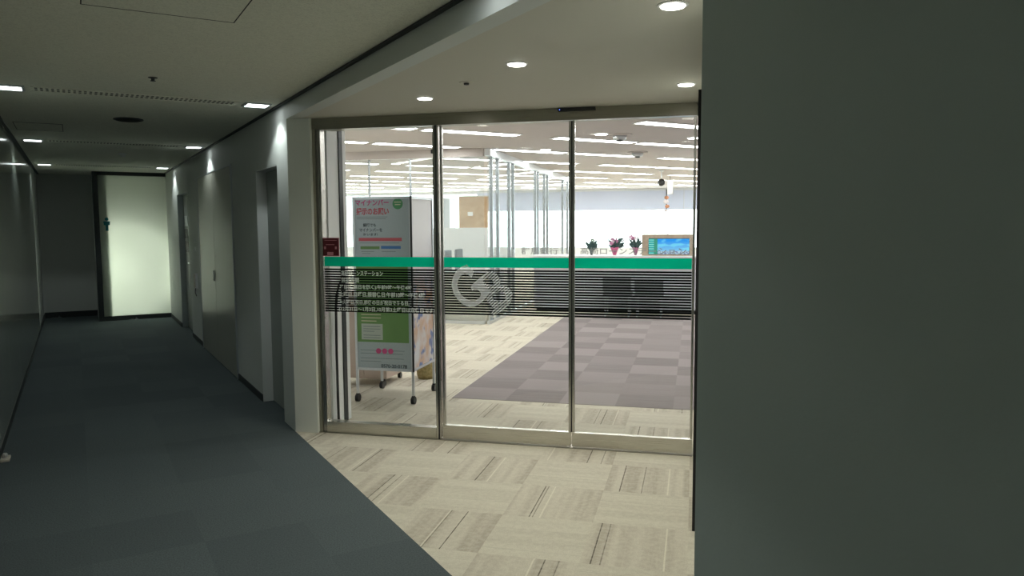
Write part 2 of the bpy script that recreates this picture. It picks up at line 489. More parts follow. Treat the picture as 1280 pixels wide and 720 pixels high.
# floors: grey corridor carpet (polygon in corridor frame)
o = MB().prism([(UL - .2, T0 - .2), (UR, T0 - .2), (UR, 5.86), (UB0, 6.12), (UB0, T1), (1.9, T1), (1.9, 16.4), (UL - .2, 16.4)], -.12, 0).build('floor', M_grey, world=MC)
struct(o, 'grey tile carpet along the corridor', 'floor')
# beige entrance carpet and office floor
pA, pB = P(5.83, UR), P(1.45, UR)
far = P(18, UR)
o = MB().prism([(pB.x, pB.y), (.10, pB.y), (.10, YG), (3.2, YG), (3.2, 27.0), (-14.5, 27.0), tuple(P(23, UR + .3))[:2], tuple(P(6.10, UR + .28))[:2], (pA.x, pA.y)], -.12, 0).build('floor', M_beige)
struct(o, 'beige striped carpet tiles of the entrance and office', 'floor')
o = MB().box(-2.165, 3.1, 6.545, 13.4, 0.0, .003).build('floor', M_purple)
struct(o, 'mauve carpet tile area inside the glass doors', 'floor')

# corridor ceiling with dark shadow gap at both walls
o = MB().box(UL + .012, UR - .012, T0, 15.6, HC, HC + .1).build('ceiling', M_acou, world=MC)
struct(o, 'speckled acoustic ceiling of the corridor', 'ceiling')
o = MB().box(UL - .1, UR + .1, T0, 15.6, HC + .1, HC + .16).build('ceiling', M_hole, world=MC)
struct(o)
for (ua, ub) in ((UL + .0, UL + .030), (UR - .030, UR)):
    struct(MB().box(ua, ub, T0, 15.55, HC - .010, HC - .001).build('shadow_gap_strip', M_dark, world=MC))  # dark strip coloured as the shade in the ceiling gap
# right wall beyond the entrance, with two door recesses
def cbox(name, u0, u1, t0, t1, z0, z1, m, parent=None, bev=0):
    o = MB().box(u0, u1, t0, t1, z0, z1, bev).build(name, m, world=MC)
    return o
UB = UR + .28
DOOR1 = (6.185, 7.0, 2.088); DOOR3 = (11.68, 12.94, 2.095)
w = MB()
# pillar part near the entrance is cut so its face is parallel to the glass
w.prism([(UR, 5.83), (UR, DOOR1[0]), (UB, DOOR1[0]), (UB, 6.06), ], 0, HC + .1)
w.box(UR, UB, DOOR1[0], DOOR1[1], DOOR1[2], HC + .1)
w.box(UR, UB, DOOR1[1], DOOR3[0], 0, HC + .1)
w.box(UR, UB, DOOR3[0], DOOR3[1], DOOR3[2], HC + .1)
w.box(UR, UB, DOOR3[1], T1 + .1, 0, HC + .1)
struct(w.build('wall_right', M_wall, world=MC), 'pale corridor wall with recessed doors', 'wall')
# the office side of the same wall
struct(cbox('wall_right', UB, UB + .03, 6.06, 23, 0, HI + .1, M_white))
# pillar beside the glass front
poly = [(pA.x, pA.y), (-2.812, pA.y), (-2.812, 5.42), (pA.x + .17, 5.42)]
struct(MB().prism(poly, 0, HC + .25).build('wall_entrance', M_pillar), 'white pillar left of the glass doors', 'pillar')
# fascia over the entrance opening
struct(cbox('wall_fascia', UR, UR + .10, 1.47, 5.83, HS, HC + .1, M_wall), 'fascia band above the entrance opening', 'wall')
# soffit
q = P(5.83, UR + .1); q2 = P(1.47, UR + .1)
struct(MB().prism([(q2.x, q2.y), (q.x, q.y), (pA.x, pA.y + .02), (-2.8, 5.33), (.09, 5.33), (.09, q2.y)], HS, HS + .1).build('ceiling', M_offwhite), 'cream ceiling of the entrance recess', 'ceiling')
# wall to the right of the camera (corridor plane) and return wall of the recess
pC = Vector((.012, 2.045))
tC = -SA * pC.x + CA * pC.y
w = MB().prism([(pC.x, pC.y), tuple(P(T0, UR))[:2], tuple(P(T0, UR + .22))[:2], (.16, 2.10), (.16, YG + .2), (.062, YG + .2), (.062, 2.10)], 0, HC + .1)
struct(w.build('wall_side', M_wallr), 'dark grey wall filling the right side', 'wall')
struct(MB().box(.0085, .0615, 3.92, 3.945, 0.0, 2.262).build('trim_2', M_blackmetal), 'black upright strip on the recess side wall', 'trim')
# left wall, glossy laminate in panels
w = MB()
t = T0
while t < 13.3:
    t2 = min(t + 1.2, 13.4)
    w.box(UL - .02, UL, t + .002, t2 - .002, .07, HC - .012); t = t2
struct(w.build('wall_left', M_lam, world=MC), 'glossy dark panelled wall on the left', 'wall')
struct(cbox('wall_left', UL - .2, UL - .02, T0, 15.6, 0, HC + .1, M_dark))
struct(cbox('wall_left', UL - .02, UL - .012, 13.4, 15.5, .07, HC, M_wall))
struct(cbox('baseboard_left', UL - .02, UL + .004, T0, 15.5, 0, .07, M_dark), 'dark skirting along the left wall', 'baseboard')
for t0, t1 in ((5.86, DOOR1[0] - .02), (DOOR1[1], 8.17), (10.56, 11.66), (12.94, 14.5)):
    if t0 < 6: continue
    struct(cbox('baseboard_right', UR - .008, UR + .002, t0, t1, 0, .065, M_dark))
# back end behind the camera
struct(cbox('wall_back', UL - .2, UR + .3, T0 - .2, T0, 0, HC + .1, M_wall))
# corridor end: left recessed wall, post, lit frosted panel
struct(cbox('wall_end', UL - .2, .335, 15.5, 15.6, 0, HC + .1, M_wall), 'plain grey wall at the left of the corridor end', 'wall')
struct(cbox('baseboard_end', UL, .30, 15.47, 15.5, 0, .10, M_dark))
struct(cbox('wall_end', .30, .345, 14.56, 15.5, 0, HC, M_wall))
struct(cbox('trim_3', .295, .375, 14.46, 14.56, 0, HC - .001, M_dark), 'dark post beside the lit panel', 'trim')
struct(cbox('baseboard_end', .375, UR, 14.47, 14.53, 0, .075, M_dark), 'dark rail below the lit panel', 'baseboard')
struct(cbox('trim_4', .375, UR, 14.47, 14.53, HC - .06, HC, M_dark))
fz = thing('frosted_glass_panel', 'tall frosted glass panel glowing at the corridor end', 'glass panel', tuple(P(14.5, .9, .075)), ANG)
MB().box(-.525, .519, -.006, .006, 0, HC - .06 - .075 - .001).build('pane', M_frost, fz)
# room behind the frosted panel (lit)
w = MB()
w.box(.345, .505, 14.520, 15.2, 0, HC)  # unseen partition, widened to block the lamp at the panel's left edge
w.box(.345, 2.0, 16.1, 16.2, 0, HC + .1); w.box(1.9, 2.0, 14.6, 16.1, 0, HC + .1); w.box(UR, 2.0, 14.53, 14.6, 0, HC + .1)
w.box(.25, .345, 15.6, 16.1, 0, HC + .1)
w.box(.25, 2.0, 15.601, 16.2, HC, HC + .1); w.box(.345, 2.0, 14.535, 15.601, HC + .001, HC + .1)
struct(w.build('wall_restroom', mat('restroom_tile', (.42, .43, .37), .5), world=MC))
l = bpy.data.lights.new('restroom_lamp', 'AREA'); l.shape = 'DISK'; l.size = .16; l.energy = W_FROST; l.color = (.96, 1, .93)
lo = bpy.data.objects.new('restroom_lamp', l); COL.objects.link(lo); lo.location = P(14.98, .72, .85)
dirv = P(14.5, .70, .85) - lo.location
lo.rotation_euler = dirv.to_track_quat('-Z', 'Y').to_euler()
# pictogram on the panel (restroom sign)
sg = thing('restroom_pictogram', 'teal standing figure pictogram on the lit panel', 'sign', tuple(P(14.488, .483, 1.645)), ANG)
b = MB(); b.plate([(-.045, -.02), (.045, -.02), (.052, .045), (-.052, .045)], 0, .004); b.plate([(-.022, -.115), (.022, -.115), (.022, -.015), (-.022, -.015)], 0, .004)
b.build('figure_body', M_teal, sg)
MB().plate([(.028 * math.cos(k * math.pi / 8), .082 + .028 * math.sin(k * math.pi / 8)) for k in range(16)], 0, .004).build('figure_head', M_teal, sg)

# ---------------------------------------------------------------- doors on the right wall
def corr_obj(mb, name, m, parent=None):
    if parent: return mb.build(name, m, parent)
    return mb.build(name, m, world=MC)
# door 1 (recessed leaf)
d1 = empty('door_1', P(6.59, UR + .09, 0), ANG); struct(d1, 'recessed grey door nearest the glass entrance', 'door')
lf = MB().box(0, .04, -.395, .395, .006, 2.075, .002).build('door_leaf', M_doorgrey, d1)
b = MB(); b.box(-.088, .0, -.410, -.402, 0, 2.09); b.box(-.088, .0, .402, .413, 0, 2.09); b.box(-.088, 0, -.402, .402, 2.078, 2.09)
b.build('door_frame', M_white, d1)
k = MB().tube([(0, -.32, 1.05), (-.03, -.32, 1.05)], .009).ball((-.045, -.32, 1.05), .024, .8).build('door_knob', M_black, lf, True)
# flush double panel door
d2 = empty('door_2', P(9.36, UR - .014, 0), ANG); struct(d2, 'wide flush double door in the corridor wall', 'door')
MB().box(0, .013, -1.19, -.004, .012, 2.215, .001).build('door_leaf', M_doorpanel, d2)
lf = MB().box(0, .013, .004, 1.19, .012, 2.215, .001).build('door_leaf', M_doorpanel, d2)
b = MB(); b.box(-.004, .013, -1.21, -1.192, 0, 2.23); b.box(-.004, .013, 1.192, 1.21, 0, 2.23); b.box(-.004, .013, -1.192, 1.192, 2.217, 2.23)
b.build('door_frame', M_alu, d2)
MB().box(-.02, 0, .03, .05, .96, 1.08, .004).build('door_handle', M_chrome, lf)
# door 3 (recess with signs and lever)
d3 = empty('door_3', P(12.31, UR + .083, 0), ANG); struct(d3, 'recessed door with plates near the corridor end', 'door')
lf = MB().box(0, .04, -.60, .60, .006, 2.085, .002).build('door_leaf', M_doorgrey, d3)
b = MB(); b.box(-.081, 0, -.628, -.605, 0, 2.094); b.box(-.081, 0, .605, .627, 0, 2.094); b.box(-.081, 0, -.605, .605, 2.087, 2.094)
b.build('door_frame', M_alu, d3)
b = MB().box(-.05, -.035, -.24, -.10, 1.04, 1.06, .004).tube([(0, -.24, 1.05), (-.045, -.24, 1.05)], .010); b.build('door_handle', M_chrome, lf)
MB().box(-.03, 0, -.26, -.20, 1.14, 1.20, .004).build('lock', M_chrome, lf)
for nm, z0, z1, mm in (('grey', 1.60, 1.76, M_alu), ('black', 1.42, 1.56, M_black), ('black', 1.20, 1.37, M_black)):
    s_ = MB().box(-.006, -.001, .14, .50, z0, z1, .001).build('door_plate', mm, world=Matrix.Translation(P(12.31, UR + .083)) @ Matrix.Rotation(ANG, 4, 'Z'))
    tag(s_, {1.60: 'grey notice plate on the far recessed door', 1.42: 'black plate on the far recessed door, middle of three', 1.20: 'black plate on the far recessed door, lowest'}[z0], 'sign')
# wall bits beside door 3
s_ = thing('light_switch', 'upper small switch plate on wall by far door', 'switch', tuple(P(11.08, UR, 1.40)), ANG)
MB().box(-.008, -.0005, -.03, .03, -.03, .03, .002).build('cover_plate', M_white, s_); MB().box(-.012, -.008, -.01, .01, -.016, .016, .001).build('rocker', M_alu, s_)
s2 = copy_tree(s_); s2.location = P(11.08, UR, 1.29); s2['label'] = 'lower small switch plate on wall by far door'
s_ = thing('intercom', 'pale upright wall phone between far door and double door', 'phone', tuple(P(10.98, UR, .86)), ANG)
MB().box(-.03, -.0005, -.04, .04, -.10, .10, .005).build('body', M_white, s_); MB().box(-.05, -.03, -.02, .02, -.09, .09, .006).build('handset', M_cream, s_)
MB().tube([(-.03, 0, -.10), (-.035, .01, -.16), (-.02, .0, -.21)], .006).build('cord', M_black, s_)
# door stop at the left wall
s_ = thing('door_stop', 'pale door stop on carpet at left wall', 'door stop', tuple(P(6.15, UL + .03, 0)), ANG)
MB().box(-.026, .03, -.06, .06, 0.0, .018, .004).build('base', M_cream, s_); MB().lathe((.0, 0, .018), [(.018, 0), (.018, .02), (.012, .03)]).build('bumper', M_ground, s_)
for tt, uu, lab in ((14.44, .82, 'small metal floor plate below the glowing panel'), (15.44, -.34, 'small metal floor plate below the far left wall')):
    s_ = thing('floor_hinge', lab, 'floor hinge', tuple(P(tt, uu, 0)), ANG)
    MB().box(-.08, .08, -.025, .025, 0, .012, .003).build('plate', M_chrome, s_); MB().lathe((.04, 0, .012), [(.016, 0), (.016, .02), (.008, .024)]).build('pivot', M_chrome, s_)

# ---------------------------------------------------------------- corridor ceiling fixtures
def corridor_light(t, u, label, spotlabel=None):
    r = thing('recessed_downlight', label, 'ceiling light', tuple(P(t, u, HC)), ANG, 'corridor downlights')
    f = MB(); a, b_ = .095, .078
    f.box(-a, a, -a, -b_, -.012, 0); f.box(-a, a, b_, a, -.012, 0); f.box(-a, -b_, -b_, b_, -.012, 0); f.box(b_, a, -b_, b_, -.012, 0)
    f.build('frame', M_alu, r)
    MB().box(-b_, b_, -b_, b_, -.007, -.001).build('diffuser', M_lampC, r)
    l = bpy.data.lights.new('lamp', 'SPOT'); l.energy = W_CORR; l.spot_size = math.radians(112); l.spot_blend = .2; l.shadow_soft_size = .03; l.color = (.90, 1.0, .96)
    lo = bpy.data.objects.new('lamp', l); COL.objects.link(lo); lo.parent = r; lo.location = (0, 0, -.03)
    return r
for t, a in ((6.03, 'nearest visible row'), (9.54, 'middle row'), (13.15, 'farthest row')):
    corridor_light(t, 1.25, 'square ceiling light at right wall, %s' % a)
    corridor_light(t, -.335, 'square ceiling light at left wall, %s' % a)
for t in (2.52, -1.0):
    for u, s in ((1.25, 'right'), (-.335, 'left')):
        corridor_light(t, u, 'square ceiling light over the viewer, %s side, %s' % (s, 'ahead' if t > 0 else 'behind'))
for t, lab in ((6.03, 'nearer'), (9.54, 'middle'), (13.15, 'farther')):
    r = thing('air_slot_grille', 'perforated air strip across the ceiling, %s one' % lab, 'vent', tuple(P(t, .455, HC)), ANG, 'ceiling air slot grilles')
    f = MB(); f.box(-.66, .66, -.085, -.078, -.006, 0); f.box(-.66, .66, .078, .085, -.006, 0); f.box(-.66, .66, -.078, .078, -.003, 0)
    f.build('frame', M_acou, r)
    g = MB()
    x = -.64
    while x < .62:
        for yy in (-.06, .012): g.box(x, x + .016, yy, yy + .048, -.0045, -.003)
        x += .032
    g.build('slots', mat('slot_grey', (.16, .16, .14), .9), r)
r = thing('ceiling_speaker', 'round dark ceiling speaker in the corridor', 'speaker', tuple(P(7.36, .45, HC)), ANG)
MB().lathe((0, 0, 0), [(.118, 0), (.118, -.008), (.105, -.012)], 28).build('rim', M_dark, r, False)
MB().lathe((0, 0, -.012), [(.104, 0), (.09, -.004), (.01, -.007)], 28).build('grille', M_hole, r)
r = thing('ceiling_sprinkler', 'small dark sprinkler on the near corridor ceiling', 'sprinkler', tuple(P(5.25, .468, HC)), ANG)
MB().lathe((0, 0, 0), [(.028, 0), (.028, -.003), (.012, -.006), (.01, -.02)], 16).build('body', M_dark, r); MB().lathe((0, 0, -.02), [(.016, 0), (.016, -.003)], 16).build('deflector', M_dark, r)
r = thing('smoke_detector', 'small white smoke detector far along the corridor ceiling', 'smoke detector', tuple(P(10.8, .576, HC)), ANG)
MB().lathe((0, 0, 0), [(.05, 0), (.05, -.015), (.038, -.02)], 20).build('base', M_white, r); MB().lathe((0, 0, -.02), [(.03, 0), (.028, -.02), (.01, -.024)], 16).build('sensor', M_white, r)
def hatch(u0, u1, t0, t1, label):
    cu, ct = (u0 + u1) / 2, (t0 + t1) / 2; a, b_ = (u1 - u0) / 2, (t1 - t0) / 2
    r = thing('ceiling_access_panel', label, 'access panel', tuple(P(ct, cu, HC)), ANG)
    MB().box(-a, a, -b_, b_, -.002, 0).build('panel', M_acou, r)
    f = MB(); g = .005
    f.box(-a - g, a + g, -b_ - g, -b_, -.003, 0); f.box(-a - g, a + g, b_, b_ + g, -.003, 0); f.box(-a - g, -a, -b_, b_, -.003, 0); f.box(a, a + g, -b_, b_, -.003, 0)
    f.build('seam', M_hole, r)
hatch(.07, .67, 3.07, 3.67, 'square ceiling access panel nearest the viewer')
hatch(-.42, -.05, 8.0, 8.58, 'square ceiling access panel by far left light')

# ---------------------------------------------------------------- entrance soffit fixtures
def soffit_light(x, y, label):
    r = thing('round_downlight', label, 'ceiling light', (x, y, HS), 0, 'entrance downlights')
    b = MB(); n = 28
    b.lathe((0, 0, 0), [(.056, 0), (.056, -.003), (.047, -.005)], n); b.build('trim_ring', M_white, r)
    MB().lathe((0, 0, -.005), [(.046, 0), (.044, -.003), (.01, -.0035)], n).build('lens', M_lampS, r)
    l = bpy.data.lights.new('lamp', 'SPOT'); l.energy = W_SOFF; l.spot_size = math.radians(150); l.spot_blend = .8; l.shadow_soft_size = .04; l.color = (1.0, .97, .84)
    lo = bpy.data.objects.new('lamp', l); COL.objects.link(lo); lo.parent = r; lo.location = (0, 0, -.022)
soffit_light(-1.674, 4.59, 'round entrance downlight on the left, above fixed glass')
soffit_light(-.877, 3.745, 'round entrance downlight in the middle of the soffit')
soffit_light(-.06, 4.54, 'round entrance downlight at right, close to doors')
soffit_light(-.09, 2.906, 'round entrance downlight at top right, nearest the viewer')
r = thing('ceiling_sprinkler', 'small round sprinkler cover in the cream soffit', 'sprinkler', (-1.266, 4.157, HS))
MB().lathe((0, 0, 0), [(.042, 0), (.042, -.002), (.03, -.004)], 20).build('plate', M_offwhite, r); MB().lathe((0, 0, -.004), [(.016, 0), (.014, -.010)], 14).build('head', M_dark, r)

# ================================================================== glass front
X0, XM1, XM2, X3 = -2.812, -1.805, -.838, .010
hd = tag(empty('door_header', (-1.4, YG, 2.317)), 'long dark steel header above the glass doors', 'door header')
MB().box(X0 + 1.4, X3 - .004 + 1.4, -.03, .06, 0, HS - 2.317 - .001, .001).build('beam', M_hdr, hd)
b = MB().box(.60 - .13, .60 + .13, -.055, -.031, .058, .081, .003); b.build('sensor', M_black, hd)
MB().ball((.483, -.056, .068), .0035).build('indicator', M_led, hd)
# left jamb
struct(MB().box(.012, .0615, YG - .02, YG + .05, 0, 2.40).build('trim_7', M_blackmetal))
jb = tag(empty('door_jamb', (X0, YG, 0)), 'steel jamb upright beside the white pillar', 'door frame')
MB().box(.001, .028, -.03, .06, 0, 2.316).build('dark_upright', M_hdr, jb)
MB().box(.029, .062, -.02, .05, .0, 2.316).build('steel_upright', M_steelv, jb)
# fixed sidelight
sl = tag(empty('glass_sidelight', ((X0 + XM1) / 2, YG, 0)), 'fixed glass pane left of the sliding doors', 'window')
cx = (X0 + XM1) / 2
MB().box(X0 + .064 - cx, XM1 - .052 - cx, -.005, .005, .088, 2.316).build('pane', M_glass, sl)
MB().box(X0 + .064 - cx, XM1 - .052 - cx, -.028, .045, 0, .087, .002).build('sill', M_steel, sl)
ml = tag(empty('mullion', (XM1 - .025, YG, 0)), 'slim steel post between fixed pane and left door', 'mullion')
MB().box(-.025, .016, -.03, .045, 0, 2.316, .002).build('post', M_steelv, ml)
MB().box(-.006, .004, -.034, -.0305, .0, 2.316).build('groove', M_black, ml)
def sliding(xa, xb, label, leftside):
    c_ = (xa + xb) / 2; a = xa - c_; b_ = xb - c_
    r = tag(empty('sliding_glass_door', (c_, YG + .0, 0)), label, 'door')
    MB().box(a + .018, b_ - .018, -.005, .005, .112, 2.316).build('pane', M_glass, r)
    MB().box(a, b_, -.02, .02, .010, .111, .002).build('bottom_rail', M_steel, r)
    MB().box(a, a + .017, -.016, .016, .112, 2.314, .002).build('stile', M_steelv, r)
    MB().box(b_ - .017, b_, -.016, .016, .112, 2.314, .002).build('stile', M_steelv, r)
    return r
sliding(XM1 - .004 + .004, XM2 - .004, 'left glass sliding door carrying the slanted emblem', True)
sliding(XM2 + .004, X3 - .006, 'right glass sliding door beside the dark wall', False)
MBs = MB().box(XM2 - .0035, XM2 + .0035, YG - .012, YG + .012, .112, 2.312)
tag(MBs.build('door_seal', M_blackmetal), 'thin black seal between the two sliding doors', 'seal')
struct(MB().box(X0, X3 - .004, YG - .04, YG + .06, 0.0, .004).build('trim_5', M_hdr))

# films on the glass: green band, black stripes, lettering, logo
YF = YG - .0056
GZ0, GZ1 = 1.289, 1.3625
panes = ((X0 + .065, XM1 - .053, 'fixed left pane'), (XM1 + .019, XM2 - .022, 'left sliding door'), (XM2 + .022, X3 - .025, 'right sliding door'))
def tilt(x): return 0.0
NST = 18; SZ0, SZ1 = .942, 1.279
pitch = (SZ1 - SZ0) / NST
for xa, xb, w_ in panes:
    o = MB().box(xa, xb, YF - .0006, YF, GZ0, GZ1).build('green_band', M_green)
    tag(o, 'green film band on the %s' % w_, 'glass film', 'films on the glass front')
    b = MB()
    for k in range(NST):
        z = SZ0 + k * pitch
        b.box(xa, xb, YF - .0006, YF, z, z + pitch * .68)
    tag(b.build('striped_band', M_stripe), 'black striped film on the %s' % w_, 'glass film', 'films on the glass front')
YT = YF - .0008
LINES = (('高崎ローンステーション', -2.61, -2.269, 1.218, 1.258, 'station name'),
         ('営業時間', -2.61, -2.465, 1.168, 1.206, 'opening hours heading'),
         ('平日(休業日を除く):午前9時～午後4時', -2.625, -2.042, 1.112, 1.152, 'weekday hours'),
         ('土曜日,日曜日,振替休日:午前10時～午後4時', -2.630, -1.936, 1.057, 1.098, 'weekend hours'),
         ('※火曜日,祝日,前後の日が祝日である日,', -2.625, -2.063, .998, 1.036, 'holiday exceptions'),
         ('(12月31日～1月3日,10月第3土曜日は定休日です)', -2.635, -1.862, .943, .984, 'closing days'))
for s, xa, xb, za, zb, w_ in LINES:
    o = text_mesh('glass_lettering', s, xa, xb, za, zb, YT, M_silver2, depth=0, bold=.022)
    tag(o, 'pale Japanese lettering on left pane giving %s' % w_, 'lettering', 'lettering on the fixed left pane')
o = text_mesh('glass_lettering', '群馬銀行', -1.205, -.935, 1.385, 1.437, YT, M_greylet, depth=0, bold=.01)
tag(o, 'grey Japanese lettering above green band on left door', 'lettering')
o = text_mesh('glass_lettering', '高崎ローンステーション', -.779, -.053, 1.386, 1.437, YT, M_greylet, depth=0, bold=.01)
tag(o, 'grey Japanese lettering above green band on right door', 'lettering')

# emblem: solid G with striped B, outline measured on the door
LX0, LX1, LZT, LZB = -1.8792, -1.1535, 1.4312, .8474
def L2(p): return (LX0 + (LX1 - LX0) * p[0] / 864, LZT + (LZB - LZT) * p[1] / 720)
G = [(320, 150), (382, 213), (362, 268), (338, 243), (300, 229), (262, 250), (240, 288), (231, 335), (240, 380), (268, 425), (305, 458), (350, 475), (395, 473), (430, 450), (446, 420), (438, 392), (412, 370), (385, 368), (366, 384), (352, 350), (372, 325), (430, 272), (482, 233), (468, 262), (464, 300), (478, 335), (508, 363), (534, 388), (500, 432), (470, 468), (430, 503), (390, 526), (345, 533), (290, 515), (235, 470), (197, 410), (179, 340), (190, 270), (222, 210), (268, 170)]
Bo = [(482, 233), (505, 212), (545, 205), (590, 233), (620, 288), (612, 342), (655, 335), (700, 360), (727, 410), (718, 462), (690, 502), (577, 598), (524, 592), (566, 545), (520, 500), (490, 462), (534, 388), (508, 363), (478, 335), (464, 300), (468, 262)]
def ell(cx, cy, a, b, rot, n=20):
    return [(cx + a * math.cos(t) * math.cos(rot) - b * math.sin(t) * math.sin(rot), cy + a * math.cos(t) * math.sin(rot) + b * math.sin(t) * math.cos(rot)) for t in [2 * math.pi * k / n for k in range(n)]]
H1 = ell(517, 303, 46, 30, .35); H2 = ell(605, 432, 60, 42, -.15)
lg = tag(empty('emblem', (-1.52, YF, 1.12)), 'slanted silver G and striped B emblem on left sliding door', 'emblem')
off = Vector((1.52, -YF, -1.12))
b = MB(); b.face([(L2(p)[0] + 1.52, L2(p)[1] - 1.12) for p in G[::-1]], -.0012); b.build('letter_g', M_silver, lg)
# stripes across the B at 45 degrees
ang = math.atan2(-350 + 460, 620 - 500) * -1
ca, sa = math.cos(ang), math.sin(ang)
def rot(p): return (p[0] * ca + p[1] * sa, -p[0] * sa + p[1] * ca)
def unrot(p): return (p[0] * ca - p[1] * sa, p[0] * sa + p[1] * ca)
loops = [[rot(p) for p in Lp] for Lp in (Bo, H1, H2)]
ys = [p[1] for p in loops[0]]
b = MB(); yy = min(ys) + 2
def cuts(y):
    xs = []
    for Lp in loops:
        for i in range(len(Lp)):
            p, q_ = Lp[i], Lp[(i + 1) % len(Lp)]
            if (p[1] > y) != (q_[1] > y): xs.append(p[0] + (y - p[1]) / (q_[1] - p[1]) * (q_[0] - p[0]))
    return sorted(xs)
while yy < max(ys):
    a0, a1, am = cuts(yy), cuts(yy + 12), cuts(yy + 6)
    if len(a0) != len(am): a0 = am
    if len(a1) != len(am): a1 = am
    for i in range(0, len(am) - 1, 2):
        if am[i + 1] - am[i] < 3: continue
        quad = [unrot((a0[i], yy)), unrot((a0[i + 1], yy)), unrot((a1[i + 1], yy + 12)), unrot((a1[i], yy + 12))]
        b.face([(L2(p)[0] + 1.52, L2(p)[1] - 1.12) for p in quad], -.0012)
    yy += 20.5
b.build('letter_b', M_silver, lg)

# red sticker
st = tag(empty('warning_sticker', (-2.69, YF, 1.44)), 'small dark red sticker on the left glass edge', 'sticker')
MB().box(-.069, .065, -.002, -.001, -.069, .061).build('sheet', M_red, st)
f = MB(); g = .006
f.box(-.075, -.069, -.002, -.001, -.075, .067); f.box(.065, .071, -.002, -.001, -.075, .067); f.box(-.069, .065, -.002, -.001, -.075, -.069); f.box(-.069, .065, -.002, -.001, .061, .067)
f.build('border', M_pink, st)
f = MB(); f.box(-.03, .02, -.003, -.002, -.066, -.042); f.box(-.055, -.04, -.003, -.002, -.02, 0); f.box(.035, .05, -.003, -.002, -.02, 0); f.box(-.04, .03, -.003, -.002, .012, .017); f.box(-.05, .05, -.003, -.002, .045, .049)
f.build('print', M_pink, st)

# ================================================================== OFFICE
YB, XL, XR = 26.5, -14.3, 3.0
lw = P(23, UB)
struct(MB().prism([(-3.0, 5.34), (3.1, 5.34), (3.1, YB + .3), (-14.6, YB + .3), (-14.6, 17.0), (-3.3, 5.6)], HI, HI + .12).build('ceiling', M_offceil), 'office ceiling with rows of strip lights', 'ceiling')
struct(MB().box(-2.98, X3 + .12, 5.335, 5.45, 2.33, HI).build('wall_front', M_offwhite))
struct(MB().box(.16, 3.1, 5.335, 5.45, 0, HI).build('wall_front', M_white))
struct(MB().box(XR, XR + .1, 5.3, YB + .3, 0, HI + .1).build('wall_office_right', M_white))
struct(MB().box(XL - .3, XL - .2, 16.4, YB + .3, 0, HI + .1).build('wall_office_left', M_white))
# back wall: sill wall, lintel, ribbon window
struct(MB().box(XL - .3, XR + .1, YB, YB + .15, 0, .75).build('wall_rear', M_white))
struct(MB().box(XL - .3, XR + .1, YB, YB + .15, 2.72, HI + .1).build('wall_rear', M_white))
wx = XL - .2; wn = 1
while wx < XR - .2:
    w2 = min(wx + 3.4, XR)
    r = struct(empty('window_%d' % wn, ((wx + w2) / 2, YB + .08, .75)), 'bright ribbon window at the back of the office', 'window')
    hw = (w2 - wx) / 2
    MB().box(-hw + .02, hw - .02, -.004, .004, .03, 1.95).build('pane', M_glass, r)
    f = MB(); f.box(-hw, hw, -.03, .03, 0, .03); f.box(-hw, hw, -.03, .03, 1.95, 1.97); f.box(-hw, -hw + .02, -.03, .03, .03, 1.95); f.box(hw - .02, hw, -.03, .03, .03, 1.95)
    f.build('window_frame', M_aluw, r)
    if w2 > -5.0:
        bl = tag(empty('roller_blind', ((wx + w2) / 2, YB - .06, 2.07)), 'half lowered pale roller blind on back windows', 'blind', 'roller blinds of the back windows')
        MB().box(-hw + .004, hw - .004, -.002, .002, .02, .68).build('fabric', M_blind, bl)
        MB().box(-hw + .004, hw - .004, -.008, .008, 0, .02).build('bottom_bar', M_aluw, bl)
        MB().box(-hw + .004, hw - .004, -.03, .03, .66, .725).build('cassette', M_aluw, bl)
        for x_, z0, mm in ((-.95, 1.72, M_dark), (-.37, 1.85, M_alu)):
            if wx < x_ < w2:
                MB().tube([(x_ - (wx + w2) / 2, -.04, .70), (x_ - (wx + w2) / 2, -.04, z0 - 2.07)], .016 if mm is M_dark else .01, 8).build('wand', mm, bl)
    wx = w2; wn += 1
# strip lights
r0 = None; HL = .68; HW = .11
ordn = ['first', 'second', 'third', 'fourth', 'fifth', 'sixth', 'seventh', 'eighth', 'ninth', 'tenth', 'eleventh', 'twelfth', 'thirteenth', 'fourteenth', 'fifteenth']
def inside(t, u):
    for du in (-.75, .75):
        p = P(t, u + du)
        if not (-14.0 < p.x < 2.8 and 5.9 < p.y < 26.1 and u + du > UB + .25): return False
    return True
proto = None; cnt = 0
for k in range(-2, 13):
    t = 7.05 + 1.8 * k
    for mnum in range(-2, 9):
        for half in (0, 1):
            u = 2.37 + 3.475 * mnum + (.68 if half == 0 else 2.17)
            if not inside(t, u): continue
            row = ordn[k + 2]
            lab = 'white ceiling strip light in office, %s row from the corridor' % row
            if proto is None:
                proto = tag(empty('strip_light', P(t, u, HI), ANG), lab, 'ceiling light', 'strip lights, %s row' % row)
                f = MB(); e = .018
                f.box(-HL - e, HL + e, -HW - e, -HW, -.012, -.0005); f.box(-HL - e, HL + e, HW, HW + e, -.012, -.0005); f.box(-HL - e, -HL, -HW, HW, -.012, -.0005); f.box(HL, HL + e, -HW, HW, -.012, -.0005)
                f.build('frame', M_white, proto)
                MB().box(-HL, HL, -HW, HW, -.008, -.001).build('diffuser', M_lampO, proto)
            else:
                c_ = copy_tree(proto); c_.location = P(t, u, HI); c_['label'] = lab; c_['group'] = 'strip lights, %s row' % row
            cnt += 1
print('strip lights', cnt)
